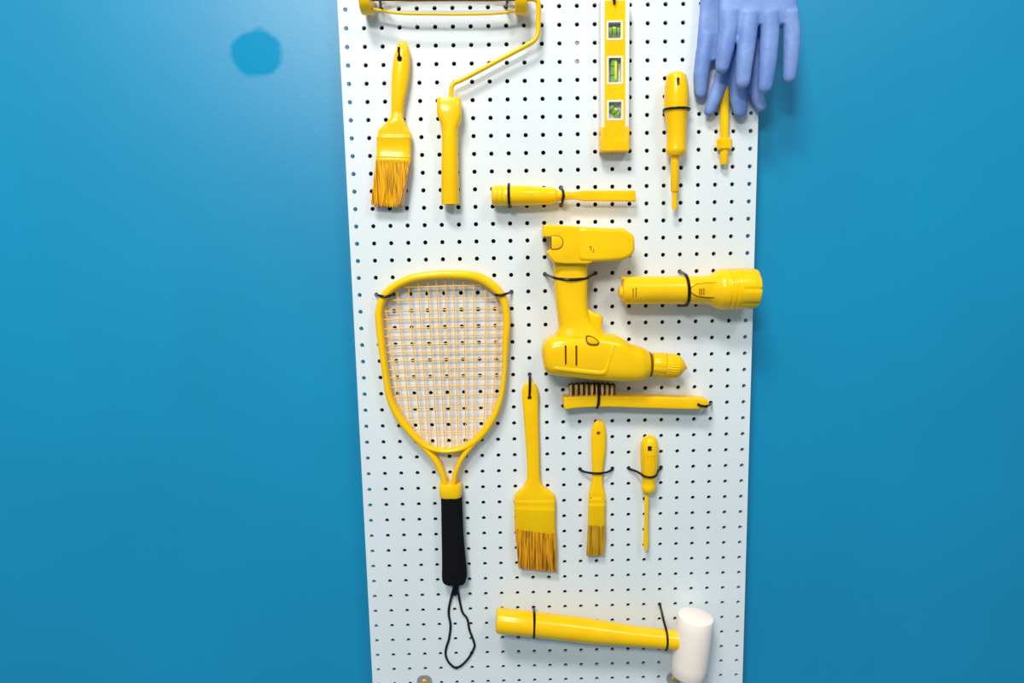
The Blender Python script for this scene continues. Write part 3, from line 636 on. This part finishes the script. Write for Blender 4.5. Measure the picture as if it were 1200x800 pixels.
for q, ws in (([(-216.1,-102.4),(-204.9,-116.2),(-193.6,-129.3),(-183.0,-144.5),(-175.1,-164.4),(-171.6,-183.7)], (3, 3.8, 4, 4.2, 4, 3.8)), ([(-116.9,-104.8),(-129.1,-118.0),(-139.7,-130.6),(-148.8,-145.3),(-156.2,-164.9),(-160.0,-183.9)], (3, 3.8, 3.6, 3.3, 3.4, 3.8))):
    ribbon(catmull([(p[0], p[1], w_ * 1.21) for p, w_ in zip(q, ws)], 5), False, D, 9.0).build('throat_arm', YEL, t, smooth=60)
mb = MB(); mb.loft([(-180.1,-178.0),(-147.4,-178.8),(-181.2,-179.9),(-146.7,-180.7),(-181.3,-197.2),(-147.2,-198.0),(-180.3,-199.1),(-148.0,-199.9)], D, [11.5, 12.4, 12.4, 11.5], 3.2, 32); mb.build('collar', YEL, t)
mb = MB(); mb.loft([(-179.5,-198.6),(-146.7,-199.4),(-179.4,-211.0),(-146.5,-211.8),(-180.2,-252.7),(-146.2,-253.6),(-180.8,-287.8),(-144.8,-288.7),(-181.5,-314.7),(-142.9,-315.7),(-182.2,-327.4),(-142.6,-328.5),(-181.5,-337.4),(-144.7,-338.4),(-178.4,-341.2),(-146.9,-342.1)], D, [11.6, 12, 12.4, 12.8, 13, 13, 12, 10], 2.8, 32, smooth=3); mb.build('grip', FOAM, t)
mb = MB(); mb.tube(catmull([(-160.9,-12.0,-339.9),(-162.6,-10.0,-345.2),(-166.2,-7.0,-358.2),(-168.5,-5.0,-366.4),(-173.4,-3.2,-386.1),(-174.7,-3.0,-400.8),(-172.4,-2.6,-419.4),(-175.4,-2.4,-441.6),(-180.1,-2.2,-456.4),(-182.1,-2.2,-468.9),(-179.0,-2.2,-480.7),(-171.8,-2.2,-490.1),(-165.0,-2.2,-493.3),(-156.1,-2.2,-488.8),(-145.4,-2.2,-477.4),(-138.2,-2.2,-464.9),(-134.6,-2.2,-455.4),(-137.5,-2.4,-442.6),(-142.3,-2.6,-427.6),(-144.2,-2.8,-412.7),(-146.9,-3.0,-405.2),(-152.4,-3.2,-397.6),(-155.6,-3.6,-382.7),(-157.6,-5.0,-367.4),(-159.0,-7.0,-355.5),(-159.9,-10.0,-345.3),(-160.4,-12.0,-339.9)], 4), 1.75, 8); lan = mb.build('lanyard', CORD, t)
mb = MB(); mb.tube(catmull([(-160.5,-9.0,-344.3),(-160.2,-8.0,-350.6),(-161.3,-7.0,-358.3),(-163.6,-5.0,-366.2)], 4), [2.6, 3, 3.4, 3.6, 3.7, 3.8, 3.8, 3.7, 3.5, 3.3, 3.1, 2.8, 2.2], 10); mb.build('lanyard_knot', CORD, lan)
for i, q in enumerate(([(-253.6,-13.0,105.0),(-249.1,-13.0,70.4),(-243.1,-13.0,12.0),(-235.3,-13.0,-63.2)], [(-233.6,-13.8,125.0),(-231.6,-12.4,70.0),(-227.6,-13.6,11.8),(-222.1,-12.6,-87.7)], [(-216.3,-12.4,132.1),(-211.8,-13.6,11.5),(-205.9,-12.6,-106.8)], [(-201.6,-13.6,135.7),(-198.9,-12.4,11.0),(-194.4,-13.6,-117.6)], [(-187.8,-12.4,136.6),(-185.2,-13.6,10.9),(-181.7,-12.4,-123.7)], [(-175.0,-13.6,137.6),(-172.8,-12.4,10.4),(-170.6,-13.6,-124.9)], [(-162.2,-12.4,138.6),(-161.1,-13.6,10.3),(-159.5,-12.4,-125.5)], [(-149.4,-13.6,138.4),(-149.6,-12.4,9.9),(-149.6,-13.6,-124.1)], [(-134.4,-12.4,138.0),(-136.0,-13.6,9.8),(-138.5,-12.4,-120.6)], [(-119.4,-13.6,135.2),(-122.6,-12.4,9.3),(-125.6,-13.6,-107.1)], [(-102.3,-12.4,128.5),(-105.2,-13.6,9.1),(-110.1,-12.4,-93.0)], [(-85.8,-13.6,113.0),(-89.7,-12.4,8.6),(-97.1,-13.6,-74.2)])):
    mb = MB(); mb.tube(catmull(q, 4), .85, 6); mb.build('string', STRING, t)
for q in ([(-240.1,-13.0,125.0),(-95.6,-13.0,126.1)], [(-253.6,-13.0,106.4),(-77.0,-13.0,106.7)], [(-259.4,-13.0,90.1),(-73.5,-13.0,90.8)], [(-259.9,-13.0,77.7),(-73.8,-13.0,78.2)], [(-260.6,-13.0,63.7),(-74.1,-13.0,64.7)], [(-259.8,-13.0,52.1),(-74.4,-13.0,52.2)], [(-259.2,-13.0,38.9),(-75.9,-13.0,39.6)], [(-258.4,-13.0,28.0),(-76.2,-13.0,27.0)], [(-257.7,-13.0,14.2),(-76.4,-13.0,16.2)], [(-257.0,-13.0,1.6),(-76.7,-13.0,2.4)], [(-255.0,-13.0,-10.6),(-78.3,-13.0,-10.5)], [(-253.1,-13.0,-25.2),(-81.2,-13.0,-25.3)], [(-251.2,-13.0,-41.0),(-84.1,-13.0,-39.1)], [(-244.2,-13.0,-58.5),(-88.4,-13.0,-57.9)], [(-234.6,-13.0,-77.9),(-98.0,-13.0,-78.4)], [(-221.1,-13.0,-97.2),(-112.8,-13.0,-97.3)]):
    mb = MB(); mb.tube(q, .85, 6); mb.build('string', STRING, t)
tie('black cable tie over the upper left of the racket hoop', [('h', (1,16)), [(-263.1,-14.0,114.7)][0], [(-256.7,-22.0,113.9)][0], [(-250.1,-24.5,112.7)][0], [(-244.2,-22.0,113.1)][0], [(-241.4,-12.0,114.2)][0], ('h', (2,16))], 2.0)
tie('black cable tie over the upper right of the racket hoop', [('h', (8,16)), [(-88.3,-14.0,111.8)][0], [(-85.7,-22.0,111.6)][0], [(-79.4,-24.5,111.6)][0], [(-72.6,-21.0,112.7)][0], [(-67.2,-10.0,113.6)][0], ('h', (9,16))], 2.0)

# ---------------------------------------------------------------- wire brush
t = thing('wire_brush', 'yellow wooden wire brush lying on its side with brass bristle tufts', 'brush', (150, 0, -30))
mb = MB(); mb.slab([tuple(p) for p in [(11.2,-45.2),(12.5,-44.2),(26.1,-43.7),(38.9,-43.2),(62.0,-43.2),(85.1,-44.0),(127.5,-46.2),(171.3,-48.3),(209.9,-50.7),(222.8,-51.9),(228.0,-53.2),(230.1,-55.5),(230.4,-59.9),(229.3,-65.4),(227.0,-67.0),(201.1,-66.6),(165.0,-64.8),(127.6,-62.9),(100.6,-61.2),(78.7,-60.0),(58.1,-59.8),(38.8,-60.2),(23.4,-61.5),(13.8,-62.6),(12.3,-61.3)]], 1.5, 27, 1.6, 3)
blk = mb.build('block', YELM, t)
x, z = [(214.7,-59.6)][0]; mb = MB(); mb.slab(circ(x, z, 2.4, k=14), -5, 40); cut(blk, mb)
TX = [(22.9,-43.3),(30.6,-43.2),(38.6,-43.2),(46.6,-43.2),(54.6,-43.3),(62.3,-43.4),(70.0,-43.6),(77.4,-43.8),(84.9,-44.2)]
TY = [(22.6,-26.3),(30.5,-26.0),(38.7,-25.9),(46.7,-25.8),(54.6,-26.0),(62.3,-26.2),(70.3,-26.6),(77.7,-27.3),(85.4,-28.2)]
for row, dd in enumerate((6, 11, 16, 21)):
    for i in range(9):
        mb = MB(); rr_ = random.Random(row * 20 + i)
        sh = 3.6 if row % 2 == 0 else 0
        for k in range(12):
            ox, oy = rr_.uniform(-1.6, 1.6), rr_.uniform(-1.6, 1.6)
            mb.tube([(TX[i][0] + sh + ox * .7, -dd + oy * .7, TX[i][1] - 1.5), (TY[i][0] + sh + ox * 1.25, -dd + oy * 1.25, TY[i][1] + rr_.uniform(-.9, .5))], [.62, .5], 5)
        mb.build('tuft', TUFT if row == 3 else TUFTSH, t)  # rows behind the front one take the shaded copy
tie('black cable tie over the bristles of the wire brush', [('h', (14,22)), [(64.3,-16.0,-26.7)][0], [(64.0,-26.0,-26.3)][0], [(63.9,-28.6,-34.8)][0], [(64.0,-29.6,-45.1)][0], [(63.2,-29.4,-54.3)][0], [(62.1,-22.0,-62.5)][0], ('h', (14,23))], 2.1)
tie('short black cable tie through the end hole of the wire brush', [[(221.2,-4.0,-65.1)][0], [(217.8,-16.0,-62.2)][0], [(215.0,-26.0,-59.8)][0], [(215.3,-29.4,-59.8)][0], [(220.9,-29.8,-61.2)][0], [(227.9,-28.0,-61.5)][0], [(235.2,-18.0,-61.6)][0], ('h', (21,23))], 1.8)

# ---------------------------------------------------------------- mallet
t = thing('rubber_mallet', 'mallet with yellow round handle and white rubber head at the bottom', 'mallet', (100, 0, -430))
D = 34
mb = MB()
mb.loft([(-97.2,-380.9),(-99.7,-409.0),(-95.8,-376.9),(-98.5,-412.5),(-92.9,-375.7),(-95.6,-414.6),(-38.5,-384.0),(-40.7,-421.8),(42.7,-396.3),(40.8,-434.3),(120.2,-412.1),(118.4,-442.8),(183.3,-420.9),(181.7,-450.3),(194.0,-421.8),(192.5,-452.0)], D, None, 2, 36); mb.build('handle', YEL, t)
A = Vector([(214.5,-34.0,-395.9)][0]); B = Vector([(203.7,-34.0,-495.3)][0])
L = (B - A).length
mb = MB(); mb.lathe(A, B - A, [(0, 25.8), (.7, 26.8), (2.0, 27.4), (L * .2, 28.3), (L * .5, 28.6), (L * .8, 28.2), (L - 2.2, 27.4), (L - .8, 26.4), (L, 25)], 48); mb.build('head', WHITER, t)
wrap('black cable tie around the left end of the mallet handle', (10,36), (10,38), [(-38.5,-384.0)][0], (0, 0), [(-40.4,-421.8)][0], 34, 16.3, 2.0)
wrap('black cable tie around the mallet handle next to the white head', (18,36), (18,39), [(167.7,-418.8)][0], (0, 0), [(166.4,-448.4)][0], 34, 12.6, 2.0)

# ---------------------------------------------------------------- rubber gloves
def glove(label, palm, fingers, at):
    mb = MB()
    mb.loft(*palm)
    for P, W, hd in fingers:
        # finger: centre line points (x,y,z) with half widths, flattened in depth, rounded tip
        pts = []
        n_ = len(P)
        for i in range(n_ - 1):
            for j in range(4):
                q = j / 4; pts.append((Vector(P[i]).lerp(Vector(P[i + 1]), q), W[i] * (1 - q) + W[i + 1] * q))
        pts.append((Vector(P[-1]), W[-1]))
        dirv = (Vector(P[-1]) - Vector(P[-2])).normalized(); wl = W[-1]
        for a in (25, 45, 62, 76): pts.append((Vector(P[-1]) + dirv * wl * 1.05 * math.sin(math.radians(a)), wl * math.cos(math.radians(a))))
        mb.tube([p for p, _ in pts], [w_ for _, w_ in pts], 16, flat=hd)
    o = mb.build('rubber_glove', GLOVE, origin=at)
    md = o.modifiers.new('skin', 'REMESH'); md.mode = 'VOXEL'; md.voxel_size = .0016; md.use_smooth_shade = True
    sm = o.modifiers.new('smooth', 'SMOOTH'); sm.factor = .6; sm.iterations = 10
    evaluate(o)
    o.data.polygons.foreach_set('use_smooth', [True] * len(o.data.polygons))
    return tag(o, label, 'glove', 'blue rubber gloves')
S = 1.19
glove('blue rubber glove hanging behind, nearest the board, with splayed finger tips',
      ([(209.7,605.2),(311.2,603.7),(210.2,543.6),(313.2,542.0),(210.6,520.9),(313.9,519.3),(208.7,491.3),(314.9,489.5),(206.8,463.7),(313.3,461.9),(206.0,438.2),(306.8,436.4)], 14, [9, 9, 9.5, 9.5, 9, 7], 2.6, 28),
      [([(223.0,-14.0,474.9),(217.4,-14.0,449.6),(213.8,-14.0,419.4),(213.2,-13.0,396.1)], [12.5, 12, 11.5, 9.4], .8),
       ([(245.4,-13.0,463.3),(248.1,-14.0,437.4),(242.6,-14.0,410.7),(234.5,-14.0,388.4),(226.5,-13.0,369.8)], [11, 11, 11, 10.4, 7.6], .8),
       ([(269.5,-14.0,462.6),(267.6,-15.0,427.5),(267.4,-14.0,398.5),(268.5,-14.0,383.1),(270.6,-14.0,370.0)], [12, 12, 13, 13, 10.5], .8),
       ([(296.3,-14.0,462.2),(292.4,-14.0,427.4),(291.0,-13.0,404.2),(295.1,-13.0,387.6),(300.9,-13.0,375.6)], [11, 11, 10.4, 10, 8.6], .8)], (270, -14, 330))
glove('blue rubber glove hanging in front, overlapping the other one',
      ([(227.9,593.1),(328.4,591.6),(229.2,533.2),(332.9,531.5),(228.6,511.1),(336.0,509.4),(228.3,493.4),(339.0,491.6),(228.6,477.8),(340.8,476.0)], [33, 37, 41, 42, 42], [9, 10, 11, 11, 9], 2.6, 28),
      [([(243.2,-44.0,497.3),(241.1,-45.0,470.3),(237.5,-45.0,443.5),(234.4,-44.0,423.5)], [13.4, 12.6, 12, 9.8], .85),
       ([(269.6,-46.0,494.0),(267.7,-47.0,464.8),(264.3,-47.0,431.3),(263.0,-46.0,403.2)], [13.4, 13, 12.4, 10.4], .85),
       ([(298.1,-45.0,493.9),(298.7,-46.0,464.6),(297.4,-46.0,430.9),(294.8,-45.0,396.0)], [13.4, 13, 12.4, 10.4], .85),
       ([(326.0,-43.0,494.0),(330.6,-43.0,464.9),(330.9,-42.0,433.6),(329.8,-41.0,408.9)], [12.6, 12, 11.2, 9.4], .85)], (300, -38, 340))
